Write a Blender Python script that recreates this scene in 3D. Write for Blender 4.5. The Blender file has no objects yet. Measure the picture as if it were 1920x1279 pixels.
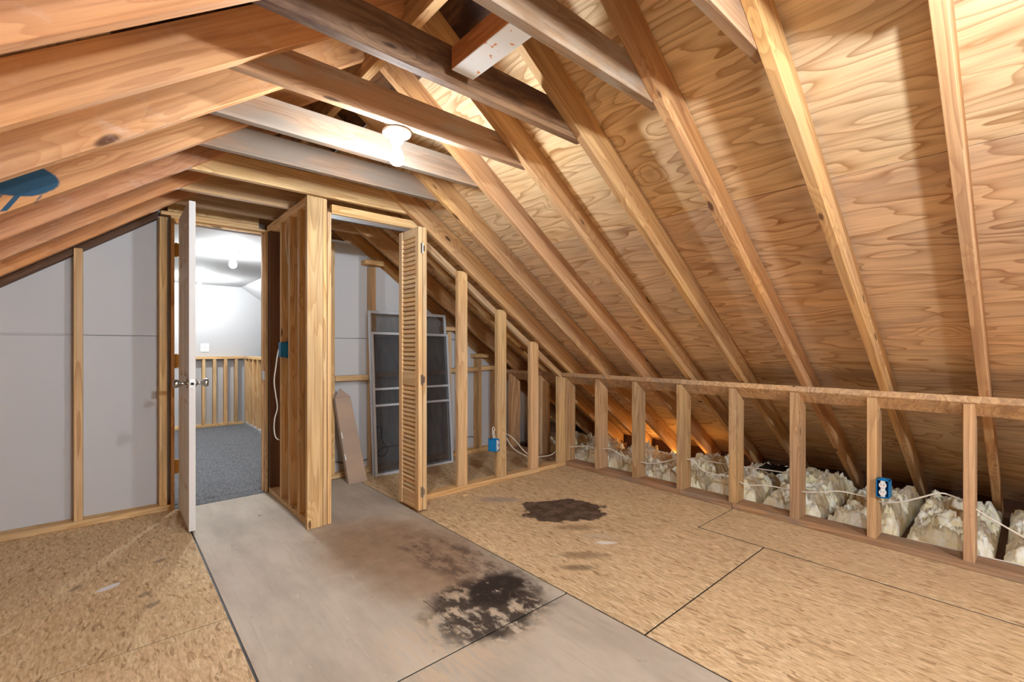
import bpy, bmesh, math, random
from mathutils import Vector, Matrix, noise
random.seed(7)
sc = bpy.context.scene
COL = sc.collection
# ------------------------------------------------------------------ camera, world, exposure
H, F, YAW, CV = 1.13, 862.16, 0.7187, 650.0          # eye height, focal length in pixels (1920 frame), yaw, horizon row
cam = bpy.data.cameras.new('camera'); co = bpy.data.objects.new('camera', cam); COL.objects.link(co)
cam.sensor_width = 36; cam.lens = 36*F/1920; cam.shift_y = (CV-639.5)/1920; cam.clip_start = .02
co.location = (0, 0, H); co.rotation_euler = (math.pi/2, 0, -YAW); sc.camera = co
w = bpy.data.worlds.new('world'); sc.world = w; w.use_nodes = True
w.node_tree.nodes['Background'].inputs[0].default_value = (.9, .95, 1, 1)
w.node_tree.nodes['Background'].inputs[1].default_value = .25
vs = sc.view_settings; vs.view_transform = 'Standard'; vs.look = 'None'; vs.gamma = 1; vs.use_curve_mapping = False
vs.exposure = 0.98
BULB_E, BULB2_E, FILL_BULB_E, BACK_E = 390., 830., 2700., 540.           # radiance of the bare bulbs (attic, attic behind the camera, added fill farther back, next room)
sc.cycles.max_bounces = 10; sc.cycles.diffuse_bounces = 5; sc.cycles.transparent_max_bounces = 16
# daylight leaking up through the soffit of the right eave
al = bpy.data.lights.new('soffit_daylight', 'AREA'); al.shape = 'RECTANGLE'; al.size = 1.2; al.size_y = .05; al.energy = 2.2; al.color = (1, .48, .12)
ao = bpy.data.objects.new('soffit_daylight', al); COL.objects.link(ao); ao.location = (4.50, 2.55, -.02); ao.rotation_euler = Vector((-.8, .25, .55)).to_track_quat('-Z', 'Y').to_euler()

# ------------------------------------------------------------------ pixel -> place
SN, CS = math.sin(YAW), math.cos(YAW)
def ray(u, v): return Vector((F*SN+(u-960)*CS, F*CS-(u-960)*SN, CV-v))
def PX(u, v, X): d = ray(u, v); return d*(X/d.x)+Vector((0, 0, H))
def PY(u, v, Y): d = ray(u, v); return d*(Y/d.y)+Vector((0, 0, H))
def PZ(u, v, Z=0): d = ray(u, v); return d*((Z-H)/d.z)+Vector((0, 0, H))
# roof: underside of the right rafters z = 3.171-.70x, of the left rafters z = 1.834+.728x; rafters every .391 m
S, YA = .391, .1935
def yr(i): return YA+S*i                             # far face of rafter i
def zr(x): return 3.171-.70*x
def zl(x): return 1.834+.728*x
DV = .172                                            # rafter depth measured vertically

# ------------------------------------------------------------------ materials
def sr(r, g, b):
    f = lambda c: (c/255/12.92) if c/255 <= .04045 else ((c/255+.055)/1.055)**2.4
    return (f(r), f(g), f(b), 1)
class NT:
    def __init__(s, name, rough=.7, metal=0):
        s.m = bpy.data.materials.new(name); s.m.use_nodes = True; s.t = s.m.node_tree
        s.b = s.t.nodes['Principled BSDF']; s.b.inputs['Roughness'].default_value = rough; s.b.inputs['Metallic'].default_value = metal
        s.b.inputs['Specular IOR Level'].default_value = .3
    def n(s, ty, ins=None, out=0, **pr):
        nd = s.t.nodes.new('ShaderNode'+ty)
        for k, v in pr.items(): setattr(nd, k, v)
        for k, v in (ins or {}).items():
            if hasattr(v, 'is_output'): s.t.links.new(v, nd.inputs[k])
            else: nd.inputs[k].default_value = v
        return nd.outputs[out]
    def math(s, op, a, b=0., c=None, clamp=False):
        d = {0: a, 1: b}
        if c is not None: d[2] = c
        return s.n('Math', d, operation=op, use_clamp=clamp)
    def vmul(s, a, v): return s.n('VectorMath', {0: a, 1: v}, operation='MULTIPLY')
    def vadd(s, a, v): return s.n('VectorMath', {0: a, 1: v}, operation='ADD')
    def noise(s, vec, scale=1., detail=2., rough=.5, dist=0.): return s.n('TexNoise', {'Vector': vec, 'Scale': scale, 'Detail': detail, 'Roughness': rough, 'Distortion': dist})
    def step(s, x, lo, hi): return s.n('MapRange', {0: x, 1: lo, 2: hi, 3: 0., 4: 1.}, interpolation_type='SMOOTHSTEP')
    def mix(s, f, a, b, blend='MIX'):
        nd = s.t.nodes.new('ShaderNodeMix'); nd.data_type = 'RGBA'; nd.blend_type = blend
        for k, v in ((0, f), (6, a), (7, b)):
            if hasattr(v, 'is_output'): s.t.links.new(v, nd.inputs[k])
            else: nd.inputs[k].default_value = v
        return nd.outputs[2]
    def color(s, c): s.t.links.new(c, s.b.inputs['Base Color']) if hasattr(c, 'is_output') else setattr(s.b.inputs['Base Color'], 'default_value', c)
    def bump(s, h, st=.3, d=.01): s.t.links.new(s.n('Bump', {'Height': h, 'Strength': st, 'Distance': d}), s.b.inputs['Normal'])
    def objco(s, k=1.):
        p = s.n('TexCoord', out=3); r = s.n('ObjectInfo', out=5)
        o = s.n('CombineXYZ', {0: s.math('MULTIPLY', r, 37.), 1: s.math('MULTIPLY', r, 91.), 2: s.math('MULTIPLY', r, 53.)})
        return s.vadd(p, o), r
    def pos(s): return s.n('NewGeometry', out=0)
def plain(name, c, rough=.6, metal=0):
    m = NT(name, rough, metal); m.color(c); return m.m

def blob(m, ax, cx, cy, rx, ry, rot=0, amp=.5, fr=6., soft=.25, stretch=None):
    """mask of an irregular stain of its own shape, in metres; ax = the two world axes it lies in"""
    sep = m.t.nodes.new('ShaderNodeSeparateXYZ'); m.t.links.new(m.pos(), sep.inputs[0])
    a = m.math('SUBTRACT', sep.outputs[ax[0]], cx); b = m.math('SUBTRACT', sep.outputs[ax[1]], cy)
    c, s_ = math.cos(rot), math.sin(rot)
    u = m.math('ADD', m.math('MULTIPLY', a, c/rx), m.math('MULTIPLY', b, s_/rx))
    v = m.math('ADD', m.math('MULTIPLY', a, -s_/ry), m.math('MULTIPLY', b, c/ry))
    r = m.math('SQRT', m.math('ADD', m.math('MULTIPLY', u, u), m.math('MULTIPLY', v, v)))
    p = m.pos()
    if stretch: p = m.vmul(p, stretch)
    nz = m.math('MULTIPLY', m.math('SUBTRACT', m.noise(p, fr, 4., .6), .5), amp*2)
    return m.math('SUBTRACT', 1., m.step(m.math('ADD', r, nz), 1-soft, 1+soft))

def wood(name, c1, c2, ck, k=14., ring=.8, knot=.07, rough=.72, var=.22, grey=None, gf=.0, sx=.4, sy=7., pw=2., extra=None, fib=.45, kd=(1.7, 6., 6.), bump=.25):
    m = NT(name, rough)
    p, rnd = m.objco()
    vor = m.n('TexVoronoi', {'Vector': m.vmul(m.vadd(p, m.vmul(m.n('TexNoise', {'Vector': p, 'Scale': 9.}, out=1), (.05, .02, .02))), kd), 'Scale': 1.})
    halo = m.math('SUBTRACT', 1., m.step(vor, 0., knot*4.5))
    n1 = m.noise(m.vmul(p, (sx, sy, sy)), 1., 2.5, .5)
    fld = m.math('FRACT', m.math('ADD', m.math('MULTIPLY', n1, k), m.math('MULTIPLY', halo, 3.)))
    rg = m.math('MULTIPLY', m.math('POWER', fld, pw), m.math('SUBTRACT', 1., m.step(fld, .93, 1.)))
    rg = m.math('MULTIPLY', rg, m.math('MULTIPLY_ADD', m.noise(m.vmul(p, (1.1, 9., 9.)), 1., 2.), 1.5, .1), clamp=True)
    stk = m.step(m.noise(m.vmul(p, (1.4, 34., 34.)), 1., 4., .65), .45, .72)
    fb = m.noise(m.vmul(p, (2.2, 85., 85.)), 1., 3., .6)
    bl = m.noise(m.vmul(p, (.9, 3., 3.)), 1., 3., .55)
    col = m.mix(m.math('MULTIPLY', rg, ring), c1, c2)
    col = m.mix(m.math('MULTIPLY', stk, fib*.9), col, c2)
    col = m.mix(m.math('MULTIPLY', m.step(fb, .48, .75), fib), col, c2)
    hs = m.n('HueSaturation', {'Hue': m.math('MULTIPLY_ADD', m.math('FRACT', m.math('MULTIPLY', rnd, 7.3)), .010, .495), 'Saturation': m.math('MULTIPLY_ADD', bl, .5, .75),
             'Value': m.math('MULTIPLY', m.math('MULTIPLY_ADD', rnd, var*2, 1-var), m.math('MULTIPLY_ADD', bl, .7, .65)), 'Color': col})
    col = hs
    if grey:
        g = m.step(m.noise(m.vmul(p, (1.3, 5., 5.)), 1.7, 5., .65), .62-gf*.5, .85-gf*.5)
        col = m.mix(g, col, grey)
    kn = m.math('SUBTRACT', 1., m.step(vor, knot*.55, knot))
    col = m.mix(m.math('MULTIPLY', kn, .85), col, ck)
    if extra: col = extra(m, col)
    m.color(col); m.bump(m.math('ADD', m.math('MULTIPLY', fb, .6), m.math('MULTIPLY', rg, .3)), bump, .004)
    return m.m

M = {}
M['stud'] = wood('stud_pine', sr(226, 192, 142), sr(176, 126, 76), sr(92, 52, 26), var=.12)
M['rafter'] = wood('rafter_fir', sr(208, 166, 118), sr(146, 96, 60), sr(74, 40, 26), var=.12, k=13., knot=.10, ring=.6, kd=(2.4, 7., 7.))
def bluepaint(m, col):
    a = blob(m, (0, 2), -.265, 1.752, .118, .062, .2, .12, 16., .05)
    sep = m.t.nodes.new('ShaderNodeSeparateXYZ'); m.t.links.new(m.pos(), sep.inputs[0])
    sl = m.n('CombineXYZ', {0: m.math('MULTIPLY_ADD', sep.outputs[2], -.55, sep.outputs[0])})
    drip = m.step(m.noise(sl, 34., 1.), .52, .57)
    low = blob(m, (0, 2), -.285, 1.70, .10, .065, .5, .15, 20., .05)
    return m.mix(m.math('MAXIMUM', a, m.math('MULTIPLY', drip, low)), col, sr(40, 78, 104))
M['rafter_blue'] = wood('rafter_fir_painted', sr(212, 158, 112), sr(164, 102, 64), sr(74, 40, 26), var=.12, k=13., ring=.6, extra=bluepaint)
M['collar'] = wood('weathered_collar', sr(168, 134, 104), sr(112, 80, 58), sr(58, 36, 26), var=.18, grey=sr(164, 150, 134), gf=.35, k=12., ring=.6)
M['collar_dark'] = wood('stained_collar', sr(140, 108, 82), sr(78, 54, 40), sr(48, 30, 22), var=.12, grey=sr(84, 60, 48), gf=.4, k=12., ring=.6)
M['old'] = wood('old_stud', sr(206, 172, 130), sr(150, 108, 72), sr(70, 42, 28), var=.14, grey=sr(166, 132, 100), gf=.2, k=11.)
M['old_grey'] = wood('old_plate', sr(190, 154, 118), sr(136, 98, 70), sr(70, 46, 34), var=.1, grey=sr(150, 130, 112), gf=.3, k=11.)
M['dark'] = wood('dark_joist', sr(112, 80, 60), sr(76, 50, 36), sr(44, 28, 20), k=6.)
def scuff(m, col):
    n = m.step(m.noise(m.vmul(m.pos(), (3., 1., 5.)), 2.2, 5., .65), .56, .78)
    return m.mix(m.math('MULTIPLY', n, .38), col, sr(226, 204, 190))
M['rafter_left'] = wood('rafter_fir_left', sr(212, 158, 112), sr(164, 102, 64), sr(66, 34, 24), var=.10, k=15., knot=.12, ring=.5, kd=(2.2, 5., 5.), extra=scuff)
M['collar_grey'] = wood('grey_collar', sr(158, 132, 112), sr(104, 80, 64), sr(60, 42, 34), var=.06, grey=sr(136, 123, 110), gf=.5, k=12., ring=.5)
M['white_block'] = None
def plywood(name, c1, c2, ck, stain=None, amt=0., k=15., knot=.055):
    return wood(name, c1, c2, ck, k=k, ring=1., knot=knot, var=.05, sx=1., sy=4.5, pw=3., fib=.42, kd=(1.9, 2.7, 2.7), rough=.75, grey=stain, gf=amt, bump=.12)
M['ply'] = plywood('roof_plywood', sr(234, 206, 166), sr(166, 118, 76), sr(84, 44, 24))
M['ply2'] = plywood('roof_plywood_grey', sr(226, 198, 162), sr(160, 116, 80), sr(84, 46, 30), sr(196, 168, 142), .25, 14.)
M['ply_dark'] = plywood('roof_plywood_stained_shaded', sr(120, 84, 58), sr(70, 44, 32), sr(40, 24, 18), sr(52, 34, 28), .45, 12.)  # water stain plus the shade near the ridge, both put into the colour

def osb(name, extra=None):
    m = NT(name, .8); p, rnd = m.objco()
    wv = m.vadd(p, m.vmul(m.n('TexNoise', {'Vector': p, 'Scale': 5., 'Detail': 2.}, out=1), (.10, .10, 0)))
    def layer(rot, sx, sy):
        q = m.n('Mapping', {'Vector': wv, 'Rotation': (0, 0, rot), 'Scale': (sx, sy, 1.)})
        return m.n('TexVoronoi', {'Vector': q, 'Scale': 1.}, out=1)
    l1, l2, l3 = layer(.2, 22, 95), layer(1.15, 26, 110), layer(-.55, 20, 85)
    s1 = m.n('SeparateColor', {0: l1}); s2 = m.n('SeparateColor', {0: l2}); s3 = m.n('SeparateColor', {0: l3})
    a = m.mix(m.step(s2, .55, .6), l1, l2); a = m.mix(m.step(s3, .62, .66), a, l3)
    v = m.n('SeparateColor', {0: a}, out=1)
    rp = m.t.nodes.new('ShaderNodeValToRGB'); m.t.links.new(v, rp.inputs[0]); e = rp.color_ramp.elements
    e[0].position = 0; e[0].color = sr(190, 158, 116); e[1].position = 1; e[1].color = sr(234, 214, 176)
    for ps, c in ((.07, sr(156, 122, 86)), (.14, sr(208, 178, 136)), (.7, sr(218, 190, 148))):
        x = e.new(ps); x.color = c
    fine = m.noise(m.vmul(p, (30, 120, 1)), 1., 3.)
    col = m.mix(.35, rp.outputs[0], m.mix(m.step(fine, .3, .7), sr(166, 130, 92), sr(242, 220, 182)))
    big = m.noise(p, 1.6, 3.)
    col = m.mix(1., col, m.n('CombineColor', {0: m.math('MULTIPLY_ADD', big, .3, .85), 1: m.math('MULTIPLY_ADD', big, .3, .85), 2: m.math('MULTIPLY_ADD', big, .3, .84)}), 'MULTIPLY')
    sp = m.n('TexVoronoi', {'Vector': m.vmul(p, (24, 40, 1)), 'Scale': 1.})
    col = m.mix(m.math('MULTIPLY', m.math('SUBTRACT', 1., m.step(sp, .06, .11)), .7), col, sr(70, 44, 28))
    if extra: col = extra(m, col)
    m.color(col); m.bump(v, .12, .003)
    return m.m
def osb_stain(m, col):
    s = blob(m, (0, 1), 2.36, 2.16, .29, .22, -.6, .62, 5., .05)
    inner = m.noise(m.pos(), 14., 4., .6)
    col = m.mix(m.math('MULTIPLY', s, .93), col, m.mix(m.step(inner, .42, .62), sr(58, 42, 38), sr(98, 78, 68)))
    for cx, cy, r, c, am in ((2.15, 1.64, .035, sr(238, 236, 232), .9), (2.19, 1.90, .07, sr(120, 84, 52), .5), (1.93, 1.62, .07, sr(112, 78, 50), .55), (1.80, 1.55, .05, sr(90, 66, 46), .6), (2.16, 2.62, .09, sr(150, 140, 142), .55), (2.2, 1.72, .05, sr(210, 196, 172), .6)):
        col = m.mix(m.math('MULTIPLY', blob(m, (0, 1), cx, cy, r*1.7, r*.6, -.75, .4, 16., .5), am), col, c)
    return col
def osb_left(m, col):
    col = m.mix(blob(m, (0, 1), -.005, 2.87, .045, .022, .5, .2, 20., .15), col, sr(236, 236, 238))
    for cx, cy in ((.14, 2.55), (-.12, 2.96), (.12, 2.68), (.2, 3.05)):
        col = m.mix(m.math('MULTIPLY', blob(m, (0, 1), cx, cy, .03, .018, .8, .6, 20., .4), .6), col, sr(120, 104, 92))
    return col
M['osb'] = osb('osb_board', osb_stain); M['osb_left'] = osb('osb_board_left', osb_left)

def floor_ply():
    m = NT('floor_plywood', .62); p, rnd = m.objco()
    n1 = m.noise(m.vmul(p, (1.2, 3., 1)), 1.5, 4., .6)
    fb = m.noise(m.vmul(p, (3., 70., 1)), 1., 4., .65)
    col = m.mix(m.step(n1, .3, .7), sr(176, 166, 151), sr(204, 194, 178))
    col = m.mix(m.math('MULTIPLY', m.step(fb, .5, .8), .25), col, sr(140, 122, 106))
    P = m.pos()
    # brown worn area in the middle of the strip
    br = blob(m, (0, 1), 1.22, 2.30, .34, .62, .12, .5, 3.5, .45)
    col = m.mix(m.math('MULTIPLY', br, .85), col, m.mix(m.noise(P, 9., 5., .7), sr(118, 92, 70), sr(186, 156, 124)))
    rd = m.math('MULTIPLY', blob(m, (0, 1), 1.38, 2.02, .17, .45, .1, .6, 4., .4), m.step(m.noise(m.vmul(P, (14, 6, 1)), 1., 5., .7), .42, .62))
    col = m.mix(m.math('MULTIPLY', rd, .75), col, sr(84, 62, 56))
    # scraped bare patch and black mould
    bare = m.math('MULTIPLY', blob(m, (0, 1), 1.08, 1.50, .36, .24, .1, .5, 5., .3), m.step(m.noise(m.vmul(P, (60, 7, 1)), 1., 4., .7), .42, .6))
    col = m.mix(m.math('MULTIPLY', bare, .8), col, sr(206, 186, 158))
    mo = m.math('MULTIPLY', blob(m, (0, 1), 1.25, 1.58, .28, .23, .15, .55, 6., .25), m.step(m.noise(m.vmul(P, (16, 9, 1)), 1., 5., .65), .40, .52))
    col = m.mix(m.math('MULTIPLY', mo, .92), col, sr(52, 42, 38))
    m2 = m.math('MULTIPLY', blob(m, (0, 1), 1.36, 1.66, .17, .11, .3, .5, 8., .25), m.step(m.noise(P, 18., 4., .6), .3, .42))
    col = m.mix(m.math('MULTIPLY', m2, .95), col, sr(46, 38, 36))
    sep = m.t.nodes.new('ShaderNodeSeparateXYZ'); m.t.links.new(P, sep.inputs[0])
    # cut line of the small square
    ln = m.math('MULTIPLY', m.math('LESS_THAN', m.math('ABSOLUTE', m.math('SUBTRACT', sep.outputs[0], 1.05)), .0022), m.math('MULTIPLY', m.math('GREATER_THAN', sep.outputs[1], 1.425), m.math('LESS_THAN', sep.outputs[1], 1.80)))
    col = m.mix(m.math('MULTIPLY', ln, .75), col, sr(60, 40, 30))
    scf = m.step(m.noise(m.vmul(p, (9., 60., 1)), 1., 3., .7, .6), .66, .72)
    col = m.mix(m.math('MULTIPLY', scf, .45), col, sr(222, 212, 200))
    scu = m.step(m.noise(m.vmul(p, (5., 9., 1)), 1.3, 6., .7), .62, .74)
    col = m.mix(m.math('MULTIPLY', scu, .4), col, sr(112, 98, 88))
    sp = m.n('TexVoronoi', {'Vector': m.vmul(p, (4.2, 4.2, 1)), 'Scale': 1., 'Randomness': 1.})
    col = m.mix(m.math('MULTIPLY', m.math('SUBTRACT', 1., m.step(sp, .035, .05)), .8), col, sr(58, 48, 44))
    m.color(col); m.bump(fb, .08, .003); return m.m
M['fply'] = floor_ply()

def drywall(name, c, amp=.05):
    m = NT(name, .85); n1 = m.noise(m.pos(), 1.7, 3.)
    n2 = m.step(m.noise(m.vmul(m.pos(), (9, 9, 26)), 1., 5., .7), .68, .76)
    col = m.mix(n1, tuple(x*(1-amp) for x in c[:3])+(1,), c)
    col = m.mix(m.math('MULTIPLY', n2, .35), col, tuple(x*.55 for x in c[:3])+(1,))
    m.color(col); return m.m
M['dry'] = drywall('grey_drywall_back', sr(204, 206, 209)); M['white'] = plain('white_wall_paint', sr(190, 191, 192), .8)
M['whitewood'] = plain('white_door_paint', sr(236, 236, 234), .5)
def carpet():
    m = NT('grey_carpet', 1.); n1 = m.step(m.noise(m.pos(), 95., 2., .7), .3, .7); n2 = m.noise(m.pos(), 45., 2.)
    col = m.mix(m.math('MULTIPLY_ADD', n1, .8, m.math('MULTIPLY', n2, .2)), sr(68, 71, 76), sr(152, 155, 160)); m.color(col); m.bump(n1, .5, .01); return m.m
M['carpet'] = carpet()
M['black'] = plain('black_plastic', sr(22, 22, 22), .5)
M['steel'] = plain('brushed_steel', sr(190, 190, 188), .28, 1); M['galv'] = plain('galvanised_track', sr(200, 204, 206), .35, 1)
M['brass'] = plain('brass', sr(196, 152, 74), .35, 1)
M['blue'] = plain('blue_plastic_box', sr(24, 126, 190), .45); M['outlet'] = plain('white_receptacle', sr(232, 232, 230), .4)
M['slot'] = plain('dark_slot', sr(30, 30, 34), .6)
M['cable'] = plain('white_cable', sr(226, 222, 210), .5); M['porc'] = plain('white_porcelain', sr(238, 238, 236), .3)
M['greycable'] = plain('grey_cable', sr(120, 118, 116), .5)
M['alu'] = plain('white_aluminium_frame', sr(206, 212, 220), .4, .2)
def screen(name, f, c):
    m = NT(name, .35); m.color(c)
    tr = m.t.nodes.new('ShaderNodeBsdfTransparent'); mx = m.t.nodes.new('ShaderNodeMixShader')
    nz = m.noise(m.vmul(m.pos(), (14, 1, 2.2)), 1.6, 4., .6, 1.2)
    m.t.links.new(m.math('MULTIPLY_ADD', nz, .3, f-.15), mx.inputs[0]); m.t.links.new(tr.outputs[0], mx.inputs[1]); m.t.links.new(m.b.outputs[0], mx.inputs[2])
    m.t.links.new(mx.outputs[0], m.t.nodes['Material Output'].inputs[0]); return m.m
M['screen'] = screen('dark_insect_screen', .34, sr(84, 88, 94)); M['screen2'] = screen('thin_insect_screen', .25, sr(70, 70, 70))
M['carton'] = wood('tan_cardboard', sr(184, 160, 140), sr(174, 150, 130), sr(176, 152, 132), var=.03, ring=.2, fib=.1, bump=.05)
def insul():
    m = NT('cream_insulation', 1.); n1 = m.noise(m.pos(), 9., 6., .7); n2 = m.noise(m.pos(), 3.2, 3.)
    col = m.mix(m.step(n1, .3, .68), sr(236, 224, 178), sr(255, 252, 236)); col = m.mix(m.math('MULTIPLY', m.step(n2, .52, .68), .4), col, sr(214, 192, 136))
    col = m.mix(m.math('MULTIPLY', m.step(m.noise(m.pos(), 22., 4., .7), .6, .72), .5), col, sr(250, 248, 232))
    m.color(col); m.bump(m.noise(m.pos(), 70., 5., .7), .35, .012); m.b.inputs['Subsurface Weight'].default_value = .5; m.b.inputs['Subsurface Radius'].default_value = (1, .9, .7); m.b.inputs['Subsurface Scale'].default_value = .03; return m.m
M['insul'] = insul()
def emis(name, c, e):
    m = NT(name); m.color((1, 1, 1, 1)); m.b.inputs['Emission Color'].default_value = c; m.b.inputs['Emission Strength'].default_value = e; return m.m
M['bulb'] = emis('lit_bulb', (.87, .94, 1, 1), BULB_E); M['bulb2'] = emis('lit_bulb_rear', (.87, .94, 1, 1), BULB2_E); M['bulb_fill'] = emis('lit_bulb_added_fill', (.87, .94, 1, 1), FILL_BULB_E); M['bulbw'] = emis('lit_bulb_white', (.95, .98, 1, 1), BACK_E)
def blockm():
    def ex(m, col):
        n = m.step(m.noise(m.pos(), 40., 3.), .66, .7); nrm = m.n('NewGeometry', out=1)
        z = m.t.nodes.new('ShaderNodeSeparateXYZ'); tc = m.n('TexCoord', out=1); m.t.links.new(tc, z.inputs[0])
        return m.mix(m.math('MULTIPLY', m.math('LESS_THAN', z.outputs[2], -.5), m.math('SUBTRACT', 1., n)), col, sr(226, 224, 220))
    return wood('block_painted_one_side', sr(196, 138, 92), sr(156, 98, 60), sr(80, 44, 28), extra=ex)
M['white_block'] = blockm()

# ------------------------------------------------------------------ mesh helpers
def link(name, me, mat, parent=None, mw=None, ploc=None):
    o = bpy.data.objects.new(name, me); COL.objects.link(o)
    if mat is not None: me.materials.clear(); me.materials.append(mat)
    if mw is not None: o.matrix_world = mw
    if parent is not None:
        o.parent = parent
        if 'base' in parent: b = parent['base']; o.matrix_parent_inverse = Matrix.Translation((-b[0], -b[1], -b[2]))
    return o
def finish(bm, name, bevel=0.):
    if bevel: bmesh.ops.bevel(bm, geom=bm.edges[:], offset=bevel, segments=1, affect='EDGES', clamp_overlap=True)
    bmesh.ops.recalc_face_normals(bm, faces=bm.faces[:])
    me = bpy.data.meshes.new(name); bm.to_mesh(me); bm.free(); return me
def tag(o, label, cat=None, group=None, kind=None):
    if label: o['label'] = label
    if cat: o['category'] = cat
    if group: o['group'] = group
    if kind: o['kind'] = kind
    return o
def thing(name, loc, label, cat, group=None, kind=None):
    o = bpy.data.objects.new(name, None); COL.objects.link(o); o.location = loc; o['base'] = list(loc); o.empty_display_size = .05
    return tag(o, label, cat, group, kind)
def struct(name, label, cat):
    return thing(name, (0, 0, 0), label, cat, None, 'structure')
def box(name, a, b, mat, parent=None, bevel=.0015, axis=None, mesh=None):
    """box between two corners; local X runs along its longest side (grain)"""
    a = Vector(a); b = Vector(b); c = (a+b)/2; d = Vector([abs(b[i]-a[i]) for i in range(3)])
    if axis is None: axis = max(range(3), key=lambda i: d[i])
    if axis == 0: R = Matrix.Identity(3)
    elif axis == 1: R = Matrix(((0, -1, 0), (1, 0, 0), (0, 0, 1)))
    else: R = Matrix(((0, 0, -1), (0, 1, 0), (1, 0, 0)))
    ld = [abs(sum(R[j][i]*d[j] for j in range(3))) for i in range(3)]
    bm = bmesh.new(); bmesh.ops.create_cube(bm, size=1, matrix=Matrix.Diagonal((*ld, 1)))
    me = finish(bm, name, min(bevel, min(ld)*.2))
    return link(name, me, mat, parent, Matrix.Translation(c) @ R.to_4x4())
def prism(name, poly, y0, y1, mat, parent=None, ang=0., bevel=.002, sag=0.):
    """polygon in the XZ plane drawn out along Y; local X turned by ang so that the grain follows the timber"""
    R = Matrix.Rotation(-ang, 4, 'Y'); c = Vector((sum(p[0] for p in poly)/len(poly), (y0+y1)/2, sum(p[1] for p in poly)/len(poly)))
    mw = Matrix.Translation(c) @ R; inv = mw.inverted()
    bm = bmesh.new(); A = [bm.verts.new(inv @ Vector((x, y0, z))) for x, z in poly]; B = [bm.verts.new(inv @ Vector((x, y1, z))) for x, z in poly]
    n = len(poly); bm.faces.new(A); bm.faces.new(B[::-1])
    for i in range(n): bm.faces.new((A[i], B[i], B[(i+1) % n], A[(i+1) % n]))
    return link(name, finish(bm, name, bevel), mat, parent, mw)
def prismX(name, poly, x0, x1, mat, parent=None, bevel=.0015, vert=True):
    """polygon in the YZ plane drawn out along X"""
    bm = bmesh.new(); A = [bm.verts.new((x0, y, z)) for y, z in poly]; B = [bm.verts.new((x1, y, z)) for y, z in poly]; n = len(poly)
    bm.faces.new(A); bm.faces.new(B[::-1])
    for i in range(n): bm.faces.new((A[i], B[i], B[(i+1) % n], A[(i+1) % n]))
    return link(name, finish(bm, name, bevel), mat, parent)
class MB:
    def __init__(s): s.bm = bmesh.new()
    def box(s, a, b, bevel=0.):
        t = bmesh.new(); a = Vector(a); b = Vector(b)
        bmesh.ops.create_cube(t, size=1, matrix=Matrix.Translation((a+b)/2) @ Matrix.Diagonal((*[abs(x) for x in (b-a)], 1)))
        if bevel: bmesh.ops.bevel(t, geom=t.edges[:], offset=bevel, segments=2, affect='EDGES')
        me = bpy.data.meshes.new('t'); t.to_mesh(me); t.free(); s.bm.from_mesh(me); bpy.data.meshes.remove(me); return s
    def lathe(s, prof, mw=Matrix.Identity(4), n=24):
        rings = []
        for r, z in prof: rings.append([s.bm.verts.new(mw @ Vector((r*math.cos(2*math.pi*k/n), r*math.sin(2*math.pi*k/n), z))) for k in range(n)])
        for a, b in zip(rings, rings[1:]):
            for k in range(n): s.bm.faces.new((a[k], a[(k+1) % n], b[(k+1) % n], b[k]))
        s.bm.faces.new(rings[0][::-1]); s.bm.faces.new(rings[-1]); return s
    def build(s, name, mat, parent=None, smooth=False):
        bmesh.ops.recalc_face_normals(s.bm, faces=s.bm.faces[:]); me = bpy.data.meshes.new(name); s.bm.to_mesh(me); s.bm.free()
        if smooth:
            for p in me.polygons: p.use_smooth = True
        return link(name, me, mat, parent)
def tube(name, pts, r, mat, parent=None, sub=8, n=8):
    P = [Vector(p) for p in pts]; Q = []
    for i in range(len(P)-1):
        p0, p1, p2, p3 = P[max(i-1, 0)], P[i], P[i+1], P[min(i+2, len(P)-1)]
        for k in range(sub):
            t = k/sub; Q.append(.5*((2*p1)+(p2-p0)*t+(2*p0-5*p1+4*p2-p3)*t*t+(3*p1-p0-3*p2+p3)*t**3))
    Q.append(P[-1]); bm = bmesh.new(); rings = []
    for i, q in enumerate(Q):
        d = (Q[min(i+1, len(Q)-1)]-Q[max(i-1, 0)]).normalized(); a = d.orthogonal().normalized() if i == 0 else (a-d*a.dot(d)).normalized(); b = d.cross(a)
        rings.append([bm.verts.new(q+(a*math.cos(2*math.pi*k/n)+b*math.sin(2*math.pi*k/n))*r) for k in range(n)])
    for A, B in zip(rings, rings[1:]):
        for k in range(n): bm.faces.new((A[k], A[(k+1) % n], B[(k+1) % n], B[k]))
    bm.faces.new(rings[0][::-1]); bm.faces.new(rings[-1])
    me = finish(bm, name)
    for p in me.polygons: p.use_smooth = True
    return link(name, me, mat, parent)

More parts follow.
